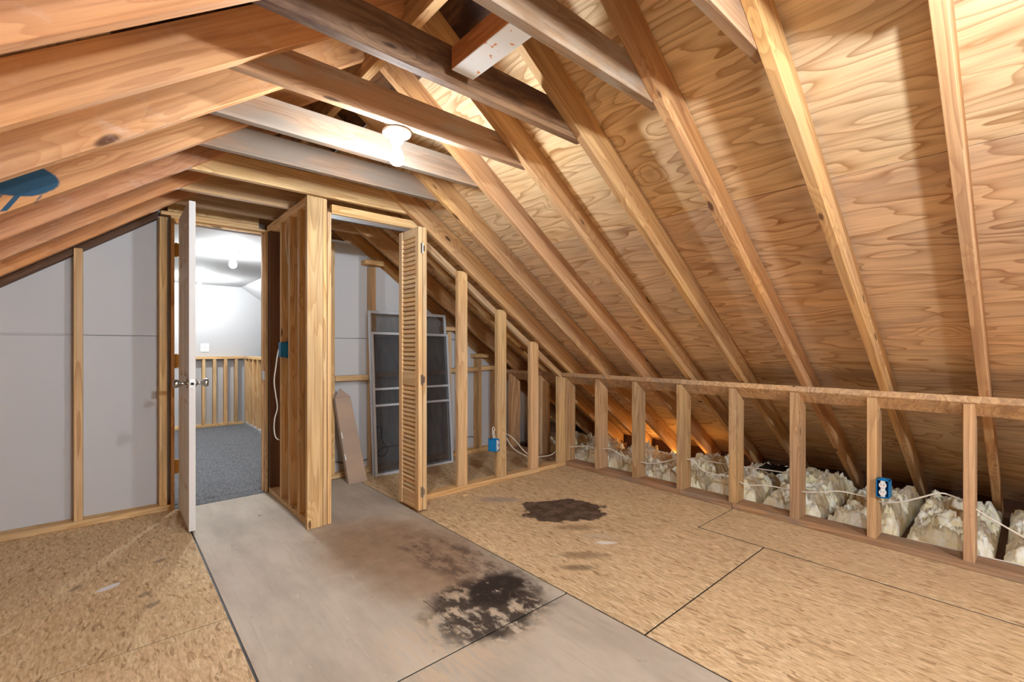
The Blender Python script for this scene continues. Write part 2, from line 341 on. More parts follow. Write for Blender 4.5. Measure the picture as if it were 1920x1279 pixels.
# ------------------------------------------------------------------ floor
fl = struct('floor', 'attic subfloor of bare wood boards laid over ceiling joists', 'floor')
box('subfloor_base', (-2.7, -3.6, -.26), (4.72, 8.0, -.20), M['dark'], fl)
def panel(name, x0, y0, x1, y1, mat, dz=0.):
    g = .004
    return box(name, (x0+g, y0+g, -.016), (x1-g, y1-g, dz), mat, fl, .0012, axis=1)
XL, XR, XS = .375, 1.578, 2.772
panel('plywood_panel', XL, 1.422, XR, 3.935, M['fply'], .001); panel('plywood_panel', XL, -1.02, XR, 1.422, M['fply'], 0.); panel('plywood_panel', XL, -3.6, XR, -1.02, M['fply'])
panel('osb_panel', XL-1.22, 2.222, XL, 4.03, M['osb_left']); panel('osb_panel', XL-1.22, -.2, XL, 2.222, M['osb_left']); panel('osb_panel', XL-1.22, -3.6, XL, -.2, M['osb_left'])
panel('osb_panel', XL-2.44, 1.0, XL-1.22, 4.03, M['osb_left']); panel('osb_panel', XL-2.44, -3.6, XL-1.22, 1., M['osb_left'])
panel('osb_panel', XR, 1.015, XS, 4.03, M['osb']); panel('osb_panel', XR, -1.42, XS, 1.015, M['osb']); panel('osb_panel', XR, -3.6, XS, -1.42, M['osb'])
panel('osb_panel', XS-.002, 1.40, 3.36, 4.03, M['osb']); panel('osb_panel', XS+.007, -1.04, 3.36, 1.40, M['osb']); panel('osb_panel', XS, -3.6, 3.36, -1.04, M['osb'])
box('joint_shade', (-2.0, -3.55, -.012), (3.35, 3.93, -.0035), M['black'], fl)  # black sheet inside the panels, stands in for shade in their gaps
for i in range(-9, 11):                                # ceiling joists that show in the eave
    box('joist', (2.6, yr(i)-.08, -.20), (4.68, yr(i)-.04, -.018), M['dark'], fl)

# ------------------------------------------------------------------ roof
ce = struct('ceiling', 'gabled attic roof of bare rafters and plywood sheathing', 'ceiling')
RPX = {0: [(1739.8, 0), (1792.6, 430), (1825.4, 660), (1842, 780), (1862, 960)], 1: [(1387.6, 0), (1441, 148), (1488, 286), (1540.5, 430), (1624.8, 660), (1659, 764), (1722, 931.5)],
 2: [(1226.6, 191.6), (1280, 296), (1344, 430), (1468, 660), (1520.5, 755), (1603, 917)], 3: [(1080, 250), (1191, 430), (1226, 480), (1300, 595), (1351.5, 660), (1405, 746), (1481, 856)],
 4: [(961, 279), (1067, 430), (1106.6, 480), (1286, 708.5), (1304, 737), (1364.6, 806)], 5: [(828, 266), (963, 430), (1007, 480), (1194, 707), (1223, 732.5), (1268, 783)],
 6: [(778, 326), (872, 430), (914, 480), (1120, 702), (1150, 726), (1185, 761)]}
def fitline(i):                                       # this rafter's own slope and height, from its lower edge
    P = [PY(u, v, yr(i)) for u, v in RPX[i]]; n = len(P); mx = sum(p.x for p in P)/n; mz = sum(p.z for p in P)/n
    s = sum((p.x-mx)*(p.z-mz) for p in P)/sum((p.x-mx)**2 for p in P); return s, mz-s*mx
TH = .038
XRG = .936
ri = lambda x: x
for i in range(-9, 20):
    y1 = yr(i); y0 = y1-TH
    s, c = fitline(i) if i in RPX else (-.70, 3.171)
    f = lambda x: c+s*x
    x0, x1 = XRG+.02, 4.66 if i < 11 else 4.4
    prism('rafter', [(x0, f(x0)), (x1, f(x1)), (x1, f(x1)+DV), (x0, f(x0)+DV)], y0, y1, M['rafter'], ce, math.atan(s))
    x0, x1 = -2.55, XRG-.02
    o = prism('rafter', [(x0, zl(x0)), (x1, zl(x1)), (x1, zl(x1)+DV+.004), (x0, zl(x0)+DV+.004)], y0, y1, M['rafter_blue'] if i == 6 else M['rafter_left'], ce, math.atan(.728))
    if i == 6: o['label'] = 'rafter with a dripping patch of dark blue paint'
    if i < 11:
        b = 2.067+random.uniform(-.006, .006); d = .128 if i not in (3,) else .135
        xe = 1.64+random.uniform(-.02, .02)
        prism('collar_tie', [(.245, b), (xe, b), (xe-.1, b+d), (.31, b+d)], y1, y1+TH, M['collar_dark'] if i in (3,) else (M['collar_grey'] if i in (5, 6) else M['collar'] if i < 7 else M['stud'] if i == 7 else M['old']), ce)
box('ridge_board', (XRG-.02, -3.6, 2.43), (XRG+.02, 8.0, 2.68), M['rafter'], ce)
# sheathing: sheets laid with the grain along the ridge, courses 1.22 m up the slope
def sheet(side, xa, xb, ya, yb, mat, base):
    g = .0015; t = .013
    f = (lambda x: zr(x)+base) if side > 0 else (lambda x: zl(x)+base)
    ang = math.atan(-.70 if side > 0 else .728)
    c = Vector(((xa+xb)/2, (ya+yb)/2, f((xa+xb)/2)+t/2)); L = abs(xb-xa)/math.cos(ang)-2*g
    mw = Matrix.Translation(c) @ Matrix.Rotation(-ang, 4, 'Y') @ Matrix.Rotation(math.pi/2, 4, 'Z')
    bm = bmesh.new(); bmesh.ops.create_cube(bm, size=1, matrix=Matrix.Diagonal((yb-ya-2*g, L, t, 1)))
    return link('plywood_sheet', finish(bm, 'plywood_sheet', .001), mat, ce, mw)
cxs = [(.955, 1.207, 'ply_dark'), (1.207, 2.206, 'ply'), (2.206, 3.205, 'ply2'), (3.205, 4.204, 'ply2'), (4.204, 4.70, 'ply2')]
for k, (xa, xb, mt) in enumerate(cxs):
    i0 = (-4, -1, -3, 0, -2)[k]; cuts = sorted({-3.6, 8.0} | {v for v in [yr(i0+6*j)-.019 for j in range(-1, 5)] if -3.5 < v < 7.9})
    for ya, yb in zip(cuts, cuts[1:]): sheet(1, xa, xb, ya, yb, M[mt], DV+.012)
for k, (xa, xb) in enumerate([(-2.6, -2.0), (-2.0, -1.0), (-1.0, 0), (0, .917)]):
    cuts = [-3.6, .3-(k % 2)*.8, 2.7-(k % 2)*.8, 5.2, 8.0]
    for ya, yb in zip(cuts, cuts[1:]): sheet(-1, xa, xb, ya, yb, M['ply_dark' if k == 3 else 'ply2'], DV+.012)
bk = box('spacer_block', (.885, yr(2)+TH, 2.082), (.978, yr(3)-TH-.0, 2.162), M['white_block'], ce, .002, axis=1); bk['label'] = 'short block painted white underneath between two collar ties'

# ------------------------------------------------------------------ knee wall on the right
KX = 3.267
kw = struct('wall_right', 'low open stud knee wall with sloping top plate below the rafters', 'wall')
prism('top_plate', [(KX, .882), (KX+.115, .882-.0805), (KX+.115-.021, .882-.0805-.030), (KX-.003, .882-.034)], -3.6, 1.82, M['old'], kw, 0)
prism('top_plate', [(KX, .882), (KX+.115, .882-.0805), (KX+.115-.021, .882-.0805-.030), (KX-.003, .882-.034)], 1.823, 3.93, M['old_grey'], kw, 0)
for ya, yb, dz in ((-3.6, 1.405, 0), (1.408, 1.80, -.004), (1.803, 3.93, 0)):
    box('sole_plate', (KX+dz, ya, 0.001), (KX+.142, yb, .040), M['old_grey'], kw, .003)
KS = [(PX(1115, 800, KX).y, .042), (PX(1184.5, 800, KX).y, .042), (PX(1268, 800, KX).y, .046), (PX(1366, 800, KX).y, .048), (PX(1480, 800, KX).y, .052), (PX(1625, 800, KX).y, .044), (PX(1805.5, 800, KX).y, .043),
      (PX(953, 800, KX).y, .042), (PX(1008, 800, KX).y, .042), (-.15, .042), (-.55, .042), (-.95, .042), (-1.35, .042), (-1.75, .042), (-2.15, .042), (-2.55, .042), (-2.95, .042), (-3.35, .042)]
for y, wd in KS:
    prism('stud', [(KX+.001, .040), (KX+.138, .040), (KX+.138, .744), (KX+.001, .841)], y-wd, y, M['old'], kw, math.pi/2, .002)
prism('stud', [(KX+.001, .040), (KX+.138, .040), (KX+.138, .744), (KX+.001, .841)], 2.957, 2.997, M['old'], kw, math.pi/2, .002)

# ------------------------------------------------------------------ gable wall with the door
GY, DY = 3.94, 4.03
wb = struct('wall_back', 'gable end wall of studs over the grey back of drywall', 'wall')
def dsheet(poly): return prism('drywall_sheet', poly, DY, DY+.013, M['dry'], wb, 0, .001)
SZ = 1.203
zt_l = lambda x: zl(x)+.055
dsheet([(-1.6, .002), (.338, .002), (.338, SZ-.003), (-.905, SZ-.003), (-1.6, zl(-1.6))])
dsheet([(-.90, SZ+.003), (.338, SZ+.003), (.338, 2.06), (.26, zt_l(.26)), (-.90, zt_l(-.90))])
dsheet([(.96, .002), (3.9, .002), (3.9, zr(3.9)), (2.80, SZ-.003), (.96, SZ-.003)])
dsheet([(.96, SZ+.003), (2.80, SZ+.003), (1.68, zr(1.68)+.03), (1.60, 2.06), (.96, 2.06)])
box('sole_plate', (-2.4, GY, .001), (.318, DY-.001, .040), M['stud'], wb)
box('sole_plate', (1.02, GY, .001), (3.26, DY-.001, .040), M['stud'], wb)
def gstud(u0, u1, topz, mat='stud', wd=None):
    x0 = PY(u0, 700, GY).x; x1 = PY(u1, 700, GY).x if wd is None else x0+wd
    return box('stud', (x0, GY+.001, .041), (x1, DY-.001, topz), M[mat], wb)
gstud(138, 155, 1.745); box('stud', (-.58, GY+.001, .041), (-.54, DY-.001, 1.42), M['stud'], wb); box('stud', (-.98, GY+.001, .041), (-.94, DY-.001, 1.12), M['stud'], wb)
box('stud', (.255, GY+.001, .041), (.297, DY-.001, 2.02), M['stud'], wb)
gstud(619, 628, 2.02); gstud(696, 711, zr(1.85)-.03, wd=.045); gstud(839, 853, zr(2.65)-.04, wd=.045); gstud(897, 911, zr(3.04)-.04, wd=.045); box('stud', (3.2, GY+.001, .041), (3.24, DY-.001, .88), M['stud'], wb)
for x0, x1 in ((1.448, 1.766), (1.813, 2.576), (2.623, 2.968), (3.015, 3.26)):
    zc = .85+.05*(x0+x1-2.9)/3.6; box('blocking', (x0, GY+.004, zc-.022), (x1, GY+.092-.004, zc+.022), M['stud'], wb, axis=0)
prism('top_plate', [(-1.4, zl(-1.4)-.005), (.25, zl(.25)-.005), (.25, zl(.25)+.04), (-1.4, zl(-1.4)+.04)], GY+.02, DY-.001, M['dark'], wb, math.atan(.728))
for x in (1.80, 2.62, 3.02): box('top_block', (x-.09, GY, zr(x)-.045), (x+.09, DY-.001, zr(x)-.005), M['stud'], wb)
box('seam_tape', (-.60, DY-.0012, SZ-.002), (-.175, DY+.0005, SZ+.012), M['white'], wb)
box('header', (.262, GY-.002, 2.036), (.862, DY-.002, 2.062), M['stud'], wb)
box('header', (.30, GY-.004, 2.064), (.862, GY+.034, 2.128), M['stud'], wb)

# ------------------------------------------------------------------ door into the next room
d1 = struct('door_1', 'white six panel door standing open with steel knobs and brass hinges', 'door')
box('door_jamb', (.318, GY-.004, 0.002), (.338, DY+.015, 2.018), M['stud'], d1)
box('door_jamb', (.905, GY-.004, 0.002), (.925, DY+.015, 2.018), M['stud'], d1)
box('door_jamb', (.318, GY-.004, 2.018), (.925, DY+.015, 2.036), M['stud'], d1)
box('door_stop', (.893, GY+.04, 0.002), (.905, GY+.07, 2.006), M['stud'], d1); box('door_stop', (.350, GY+.04, 2.006), (.893, GY+.07, 2.018), M['stud'], d1)
LX0, LX1, LY0, LY1, LZ0, LZ1 = .360, .393, 3.372, 3.928, .012, 2.012
mb = MB()
mid = (LY0+LY1)/2
rails = [(LZ0, LZ0+.22), (.80, .94), (1.56, 1.66), (LZ1-.11, LZ1)]
for a, b in ((LY0, LY0+.095), (mid-.04, mid+.04), (LY1-.095, LY1)): mb.box((LX0, a, LZ0), (LX1, b, LZ1))
for a, b in rails:
    mb.box((LX0, LY0+.095, a), (LX1, mid-.04, b)); mb.box((LX0, mid+.04, a), (LX1, LY1-.095, b))
leaf = mb.build('door_leaf', M['whitewood'], d1)
for (a, b), (c, d) in zip(rails, rails[1:]):
    for y0, y1 in ((LY0+.095, mid-.04), (mid+.04, LY1-.095)):
        q = MB().box((LX0+.010, y0, b), (LX1-.010, y1, c)).box((LX0+.003, y0+.025, b+.025), (LX1-.003, y1-.025, c-.025), .004)
        q.build('door_panel', M['whitewood'], leaf)
for z in (.30, 1.03, 1.80):
    q = MB().lathe([(.006, z-.05), (.006, z+.05)], Matrix.Translation((.346, GY-.010, 0)), 12).box((.3385, GY-.008, z-.045), (.3405, GY+.028, z+.045)).box((.347, LY1-.006, z-.045), (.362, LY1+.0015, z+.045)); q.build('hinge', M['brass'], d1)
KY, KZ = 3.43, .905
kp = [(.030, 0), (.031, .006), (.016, .012), (.011, .020), (.011, .034), (.016, .040), (.024, .050), (.026, .062), (.022, .072), (.012, .074)]
MB().lathe(kp, Matrix.Translation((LX0, KY, KZ)) @ Matrix.Rotation(-math.pi/2, 4, 'Y')).build('door_knob', M['steel'], d1, True)
MB().lathe(kp, Matrix.Translation((LX1, KY, KZ)) @ Matrix.Rotation(math.pi/2, 4, 'Y')).build('door_knob', M['steel'], d1, True)
lp = MB().box((LX0+.005, LY0-.002, KZ-.028), (LX1-.005, LY0+.004, KZ+.028), .001).build('latch_plate', M['steel'], d1)
MB().lathe([(.008, 0), (.008, .012), (.004, .013)], Matrix.Translation(((LX0+LX1)/2, LY0-.002, KZ)) @ Matrix.Rotation(math.pi/2, 4, 'X'), 14).build('latch_bolt', M['slot'], lp)
box('strike_plate', (.8905, GY+.006, .87), (.905, GY+.036, .94), M['steel'], d1)

# ------------------------------------------------------------------ partition beside the door and closet front
ws = struct('wall_closet_side', 'short open stud partition between the door and the closet', 'wall')
PXL, PXR = .928, 1.016
box('sole_plate', (PXL, 2.99, .002), (PXR, 3.93, .040), M['stud'], ws)
box('top_plate', (PXL-.012, 2.99, 2.024), (PXR, 3.93, 2.062), M['stud'], ws)
box('stud', (PXL, 3.892, .041), (PXR, 3.93, 2.023), M['dark'], ws)
for y in (3.577, 3.372, 3.165): box('stud', (PXL, y, .041), (PXR, y+.038, 2.023), M['stud'], ws)
box('stud', (PXL-.016, 2.985-.034, .003), (PXR-.010, 2.985+.003, 2.062), M['stud'], ws)
wc = struct('wall_closet_front', 'open stud closet front with sloping plate below the rafters', 'wall')
CY = 2.955
box('stud', (1.010, CY+.004, .003), (1.034, CY+.09, 2.062), M['stud'], wc); box('stud', (1.038, CY+.006, .003), (1.062, CY+.09, 1.985), M['stud'], wc)
box('header', (1.064, CY+.002, 1.978), (1.70, CY+.04, 2.036), M['stud'], wc)
box('stud', (1.652, CY+.002, .003), (1.690, CY+.09, 1.975), M['stud'], wc)
box('sole_plate', (1.692, CY, .002), (KX-.002, CY+.088, .040), M['stud'], wc)
for (u0, u1, dx) in ((859, 876, .09), (933, 951, .098), (995, 1011, .098)):
    x0 = PY(u0, 700, CY).x; x1 = x0+dx; prism('stud', [(x0, .041), (x1, .041), (x1, zr((x0+x1)/2)), (x0, zr((x0+x1)/2))], CY+.001, CY+.038, M['stud'], wc, math.pi/2, .0015)
prism('stud', [(3.165, .041), (3.262, .041), (3.262, .83), (3.165, .85)], CY+.001, CY+.038, M['stud'], wc, math.pi/2, .0015)
xa, xb = 1.70, 3.26
prism('top_plate', [(xa, zr(xa)-.07), (xb, zr(xb)-.07), (xb, zr(xb)-.012), (xa, zr(xa)-.012)], CY+.040, CY+.080, M['stud'], wc, math.atan(-.70))

# bifold louvre door, folded open
d2 = struct('door_2', 'louvred pine bifold closet door folded open on steel track', 'door')
def bifold(x0, x1, y0, y1, z0, z1):
    root = bpy.data.objects.new('bifold_panel', None); COL.objects.link(root); root.parent = d2
    sw = .045
    box('stile', (x0, y0, z0), (x1, y0+sw, z1), M['pine'], root); box('stile', (x0, y1-sw, z0), (x1, y1, z1), M['pine'], root)
    rl = [(z0, z0+.10), (.86, .94), (z1-.06, z1)]
    for a, b in rl: box('rail', (x0+.004, y0+sw, a), (x1-.004, y1-sw, b), M['pine'], root, axis=1)
    bm = bmesh.new(); th = .009; wd = x1-x0
    bmesh.ops.create_cube(bm, size=1, matrix=Matrix.Diagonal((y1-y0-2*sw+.004, wd*1.16, th, 1))); sl = finish(bm, 'slat', .0015)
    R = Matrix.Rotation(math.pi/2, 4, 'Z') @ Matrix.Rotation(math.radians(-64), 4, 'X'); sl.materials.append(M['pine'])
    for (a, b), (c, d) in zip(rl, rl[1:]):
        n = int(round((c-b)/.031)); st = (c-b)/n
        for k in range(n):
            o = bpy.data.objects.new('slat', sl); COL.objects.link(o); o.matrix_world = Matrix.Translation(((x0+x1)/2, (y0+y1)/2, b+st*(k+.5))) @ R; o.parent = root
M['pine'] = wood('pine_louvre', sr(232, 200, 152), sr(196, 150, 98), sr(130, 80, 46), var=.05, knot=.01, k=8.)
bifold(1.571, 1.601, 2.757, 3.035, .018, 1.945); bifold(1.606, 1.636, 2.757, 3.035, .018, 1.945)
for z in (.14, .905, 1.80):
    q = MB().box((1.588, 2.7545, z-.035), (1.601, 2.757, z+.035)).box((1.606, 2.7545, z-.02), (1.619, 2.757, z+.02)).lathe([(.0035, z-.035), (.0035, z+.035)], Matrix.Translation((1.6035, 2.7535, 0)), 10); q.build('hinge', M['steel'], d2)
tk = MB().box((1.064, 2.972, 1.974), (1.65, 2.996, 1.977)).box((1.064, 2.972, 1.950), (1.65, 2.974, 1.975)).box((1.064, 2.994, 1.950), (1.65, 2.996, 1.975)); tk.build('track', M['galv'], d2)

# ------------------------------------------------------------------ the next room
BZ, BYF, BX = 2.0, 7.70, 1.56
cp = struct('floor_next_room', 'grey carpet floor of the white room beyond the door', 'floor')
box('carpet', (-1.0, 4.052, -.016), (BX+.1, BYF+.05, .006), M['carpet'], cp, .002); box('carpet', (.340, 3.938, -.016), (.903, 4.046, .004), M['carpet'], cp, .002); box('carpet_gap', (-1.0, 4.0, -.02), (BX, 4.1, -.017), M['black'], cp)
wn = struct('wall_next_room_far', 'white end wall of the next room with exposed studs below a wood cap', 'wall')
box('wall_panel', (-1.1, BYF, 0), (2.6, BYF+.02, 2.2), M['white'], wn)
for u in (359, 382, 402.5, 423, 443):
    x = PY(u, 700, BYF-.08).x; box('stud', (x-.019, BYF-.088, .04), (x+.019, BYF-.001, .955), M['stud'], wn)
box('sole_plate', (-.9, BYF-.088, .007), (BX-.1, BYF-.001, .040), M['stud'], wn)
box('cap_rail', (-.9, BYF-.092, .956), (BX-.085, BYF-.001, .99), M['stud'], wn)
wr = struct('wall_next_room_right', 'low white wall with a close row of studs and wood cap in the next room', 'wall')
box('wall_panel', (BX, 4.1, 0), (BX+.02, BYF, .99), M['white'], wr)
y = BYF-.13
while y > 4.3:
    box('stud', (BX-.088, y-.038, .04), (BX-.001, y, .955), M['stud'], wr); y -= .24
box('sole_plate', (BX-.088, 4.06, .007), (BX-.001, BYF-.09, .040), M['white'], wr); box('cap_rail', (BX-.09, 4.06, .956), (BX-.001, BYF-.09, .99), M['stud'], wr)
wl = struct('wall_next_room_left', 'white side wall of the next room', 'wall')
box('wall_panel', (-1.02, 4.05, 0), (-1.0, BYF, 2.1), M['white'], wl)
cn = struct('ceiling_next_room', 'white flat ceiling of the next room sloping down at its sides', 'ceiling')
box('ceiling_board', (-.1, 4.046, BZ), (1.45, BYF+.02, BZ+.013), M['white'], cn)
prism('ceiling_board', [(1.45, BZ), (2.9, BZ-1.45*.70), (2.9, BZ-1.45*.70+.013), (1.45, BZ+.013)], 4.046, BYF+.02, M['white'], cn, math.atan(-.7))
prism('ceiling_board', [(-.1, BZ), (-1.02, BZ-.92*.7), (-1.02, BZ-.92*.7+.013), (-.1, BZ+.013)], 4.046, BYF+.02, M['white'], cn, math.atan(.7))
wg = struct('wall_next_room_near', 'white painted side of the gable wall around the door', 'wall')
prism('wall_panel', [(-1.0, 0), (.316, 0), (.316, 2.04), (-.1, 2.04), (-1.0, 1.4)], DY+.0145, DY+.02, M['white'], wg); prism('wall_panel', [(.927, 0), (2.9, 0), (2.9, 1.0), (1.45, 2.04), (.927, 2.04)], DY+.0145, DY+.02, M['white'], wg); prism('wall_panel', [(.316, 2.037), (.927, 2.037), (.927, 2.1), (.316, 2.1)], DY+.0145, DY+.02, M['white'], wg)
pc = PY(384, 652, BYF-.004)
sw = thing('wall_plate', (pc.x, BYF, pc.z-.06), 'white blank wall plate above the wood cap in the next room', 'wall plate')
MB().box((pc.x-.05, BYF-.008, pc.z-.06), (pc.x+.05, BYF-.001, pc.z+.06), .002).build('cover', M['outlet'], sw); MB().lathe([(.004, 0), (.004, .002)], Matrix.Translation((pc.x, BYF-.008, pc.z)) @ Matrix.Rotation(math.pi/2, 4, 'X'), 10).build('screw', M['slot'], sw)

# ------------------------------------------------------------------ bare bulb fixtures
def lamp(x, y, z, mat, label):
    t = thing('bulb_fixture', (x, y, z), label, 'light fixture', 'bare bulb lampholders')
    T = Matrix.Translation((x, y, z))
    MB().lathe([(.06, 0), (.062, -.006), (.058, -.014), (.045, -.02)], T, 32).build('canopy', M['porc'], t, True)
    MB().lathe([(.045, -.018), (.030, -.028), (.026, -.048), (.022, -.05)], T, 24).build('socket', M['porc'], t, True)
    MB().lathe([(.012, -.05), (.0135, -.065), (.017, -.078), (.024, -.092), (.0295, -.106), (.0300, -.118), (.027, -.132), (.019, -.142), (.008, -.147), (.001, -.148)], T, 24).build('bulb', mat, t, True)
    return t
lamp(.937, yr(4)+TH+.035, 2.062, M['bulb'], 'lit bare bulb in white lampholder below the attic collar ties, above the stained floor')
lamp(.94, -.20, 2.062, M['bulb2'], 'lit bare bulb in white lampholder nearest the knee wall outlet')
lamp(.94, -2.25, 2.062, M['bulb_fill'], 'added fill bulb in white lampholder by the white gable wall')  # added unseen bulb, fills floor and knee wall with light from behind
lamp(.852, 4.87, BZ, M['bulbw'], 'lit bare bulb on white ceiling just inside the doorway')
lamp(.846, 6.92, BZ, M['bulbw'], 'lit bare bulb on white ceiling by the end wall of the next room')

# ------------------------------------------------------------------ things in the closet
def frame(name, bl, br, tl, tr, wdt, th, bars, mats, label, group):
    bl, br, tl, tr = map(Vector, (bl, br, tl, tr)); t = thing(name, tuple(bl), label, 'window screen', group)
    ux = (br-bl); W = ux.length; ux.normalize(); uz = (tl-bl); Hh = uz.length; uz.normalize(); un = ux.cross(uz).normalized()
    mw = Matrix.Translation(bl) @ Matrix((ux, un, uz)).transposed().to_4x4()
    def bar(nm, a, b):
        bm = bmesh.new(); a = Vector(a); b = Vector(b); bmesh.ops.create_cube(bm, size=1, matrix=Matrix.Translation((a+b)/2) @ Matrix.Diagonal((*[abs(x) for x in (b-a)], 1)))
        link(nm, finish(bm, nm, .002), mats[0], t, mw)
    bar('frame_side', (0, -th, 0), (wdt, 0, Hh)); bar('frame_side', (W-wdt, -th, 0), (W, 0, Hh)); bar('frame_rail', (wdt, -th, 0), (W-wdt, 0, wdt)); bar('frame_rail', (wdt, -th, Hh-wdt), (W-wdt, 0, Hh))
    for z, h in bars: bar('crossbar', (wdt, -th, z), (W-wdt, 0, z+h))
    bar('screen_mesh', (wdt, -th*.55, wdt), (W-wdt, -th*.45, Hh-wdt)); t.children[-1].data.materials.clear(); t.children[-1].data.materials.append(mats[1])
    return t
frame('window_screen', (1.728, 3.765, .003), (2.535, 3.765, .003), (1.755, 3.885, 1.262), (2.562, 3.885, 1.262), .022, .014, [(.60, .02), (.745, .02)], (M['alu'], M['screen']), 'white framed dark window screen with two crossbars leaning in the closet', 'window screens in the closet')
frame('window_screen', (1.72, 3.80, .003), (2.535, 3.80, .003), (1.742, 3.925, 1.455), (2.557, 3.925, 1.455), .026, .014, [], (M['alu'], M['screen2']), 'taller white framed window screen leaning behind the dark one', 'window screens in the closet')
ct = thing('cardboard_carton', (1.55, 3.72, 0), 'long narrow tan carton with pointed flap leaning against the closet wall', 'carton')
bl, br = PZ(655, 909, 0), PZ(684.5, 899, 0); TL, TR, AP = PY(628, 746, 3.865), PY(657, 743.5, 3.865), PY(637.5, 728, 3.885)
bl.y = br.y = 3.715
def carton_mesh():
    bm = bmesh.new(); fr = [bl, br, TR, TL]; n = (br-bl).cross(TL-bl).normalized()*-.05
    if n.y < 0: n = -n
    up = (TL-bl).normalized()
    A = [bm.verts.new(p) for p in fr]; B = [bm.verts.new(p+n+(Vector((0, 0, -n.z)) if i < 2 else Vector())) for i, p in enumerate(fr)]
    bm.faces.new(A); bm.faces.new(B[::-1])
    for i in range(4): bm.faces.new((A[i], B[i], B[(i+1) % 4], A[(i+1) % 4]))
    return finish(bm, 'carton_body', .003), n
me, nn = carton_mesh(); link('carton_body', me, M['carton'], ct)
bm = bmesh.new(); A = [bm.verts.new(p) for p in (TL, TR, AP)]; B = [bm.verts.new(p+nn*.08) for p in (TL, TR, AP)]; bm.faces.new(A); bm.faces.new(B[::-1])
for i in range(3): bm.faces.new((A[i], B[i], B[(i+1) % 3], A[(i+1) % 3]))
link('carton_flap', finish(bm, 'carton_flap'), M['carton'], ct)
up = (TL-bl).normalized(); rt = (br-bl).normalized()
for f0 in (.27, .52):
    p = bl+(TL-bl)*f0-Vector((0, .0015, 0)); o = MB(); vs_ = [o.bm.verts.new(p+rt*a+up*b) for a, b in ((.002, 0), (.014, .01), (.010, .05), (.001, .055))]; o.bm.faces.new(vs_); o.build('tape', M['outlet'], ct)

# ------------------------------------------------------------------ blue electrical boxes
def ebox(c, face, w, h, d, label, device='duplex'):
    """c = centre of the open face; face = direction it looks to"""
    c = Vector(c); fz = Vector(face).normalized(); ux = Vector((0, 0, 1)).cross(fz).normalized(); uz = Vector((0, 0, 1))
    mw = Matrix.Translation(c) @ Matrix((ux, uz, fz)).transposed().to_4x4()
    t = thing('outlet_box', tuple(c-Vector((0, 0, h/2))), label, 'electrical box', 'blue electrical boxes')
    def part(mb, nm, mat, par=None, smooth=False):
        mb.bm.transform(mw); return mb.build(nm, mat, par or t, smooth)
    k = .003
    part(MB().box((-w/2, -h/2, -d), (w/2, h/2, -d+k)).box((-w/2, -h/2, -d), (-w/2+k, h/2, 0)).box((w/2-k, -h/2, -d), (w/2, h/2, 0)).box((-w/2, -h/2, -d), (w/2, -h/2+k, 0)).box((-w/2, h/2-k, -d), (w/2, h/2, 0)).box((-.012, h/2, -d*.6), (.012, h/2+.006, -.01)).box((-.012, -h/2-.006, -d*.6), (.012, -h/2, -.01)), 'box', M['blue'])
    if device == 'duplex':
        dv = part(MB().box((-.010, -.046, -.012), (.010, .046, -.003), .002), 'yoke', M['outlet'])
        for s_ in (-1, 1):
            r = part(MB().lathe([(.0165, -.012), (.0165, .003), (.0155, .004)], Matrix.Translation((0, s_*.020, 0)), 20), 'receptacle', M['outlet'])
            for dx in (-.006, .006): part(MB().box((dx-.0012, s_*.020, .0035), (dx+.0012, s_*.020+.008, .0045)), 'slot', M['slot'], r)
    elif device == 'switch':
        part(MB().box((-.014, -.04, -.012), (.014, .04, -.003), .002), 'yoke', M['outlet']); part(MB().box((-.005, -.012, -.004), (.005, .012, .014), .002), 'toggle', M['outlet'])
    return t
p = PX(1655.5, 917, 3.245); ks = KS[5][0]-KS[5][1]
ebox((3.243, ks-.032, p.z), (-1, 0, 0), .058, .098, .07, 'blue outlet box with white duplex receptacle on the knee wall stud')
p = PY(939, 833, 2.94); so = PY(933, 700, CY).x
ebox((so-.03, 2.915, p.z+.002), (.4, -1, 0), .055, .098, .075, 'blue outlet box with looping white cables on the closet front stud')
ebox((PXR-.008, 3.577-.034, 1.108), (1, 0, 0), .062, .105, .10, 'blue switch box on the partition stud beside the doorway', 'switch')
ebox((1.813+.034, GY+.005, .345), (0, -1, 0), .058, .098, .07, 'blue outlet box with black cord behind the dark window screen')
def cable(pts, label, r=.0042, mat='cable', group='white cables along the studs', nm='electrical_cable'):
    return tag(tube(nm, pts, r, M[mat]), label, 'cable', group)
sx_ = lambda u, v, X=3.335: tuple(PX(u, v, X))
bx0 = so-.03
cable([(bx0+.0, 2.95, p.z+.05), (bx0-.01, 2.955, p.z+.10), (bx0+.015, 2.975, p.z+.125), (bx0+.05, 3.0, p.z+.11), (bx0+.13, 3.01, p.z+.085), tuple(PY(962, 822, 3.01)), tuple(PY(983, 846, 3.01)), tuple(PY(1000, 857, 3.01)), tuple(PY(1017, 856, 3.0)), tuple(PY(1035, 852, 3.01)), tuple(PY(1052, 838, 3.02)), tuple(PX(1075, 838, 3.335)), tuple(PX(1098, 836, 3.335)), tuple(PX(1118, 840, 3.335))], 'white cable from the closet outlet box through the closet studs')
cable([(bx0-.012, 2.95, p.z+.05), (bx0-.024, 2.955, p.z+.10), (bx0+.0, 2.98, p.z+.14), (bx0+.06, 3.005, p.z+.12), (bx0+.14, 3.015, p.z+.08), tuple(PY(960, 838, 3.015)), tuple(PY(980, 852, 3.015)), tuple(PY(1001, 861, 3.015))], 'shorter white cable looping beside the closet outlet box')
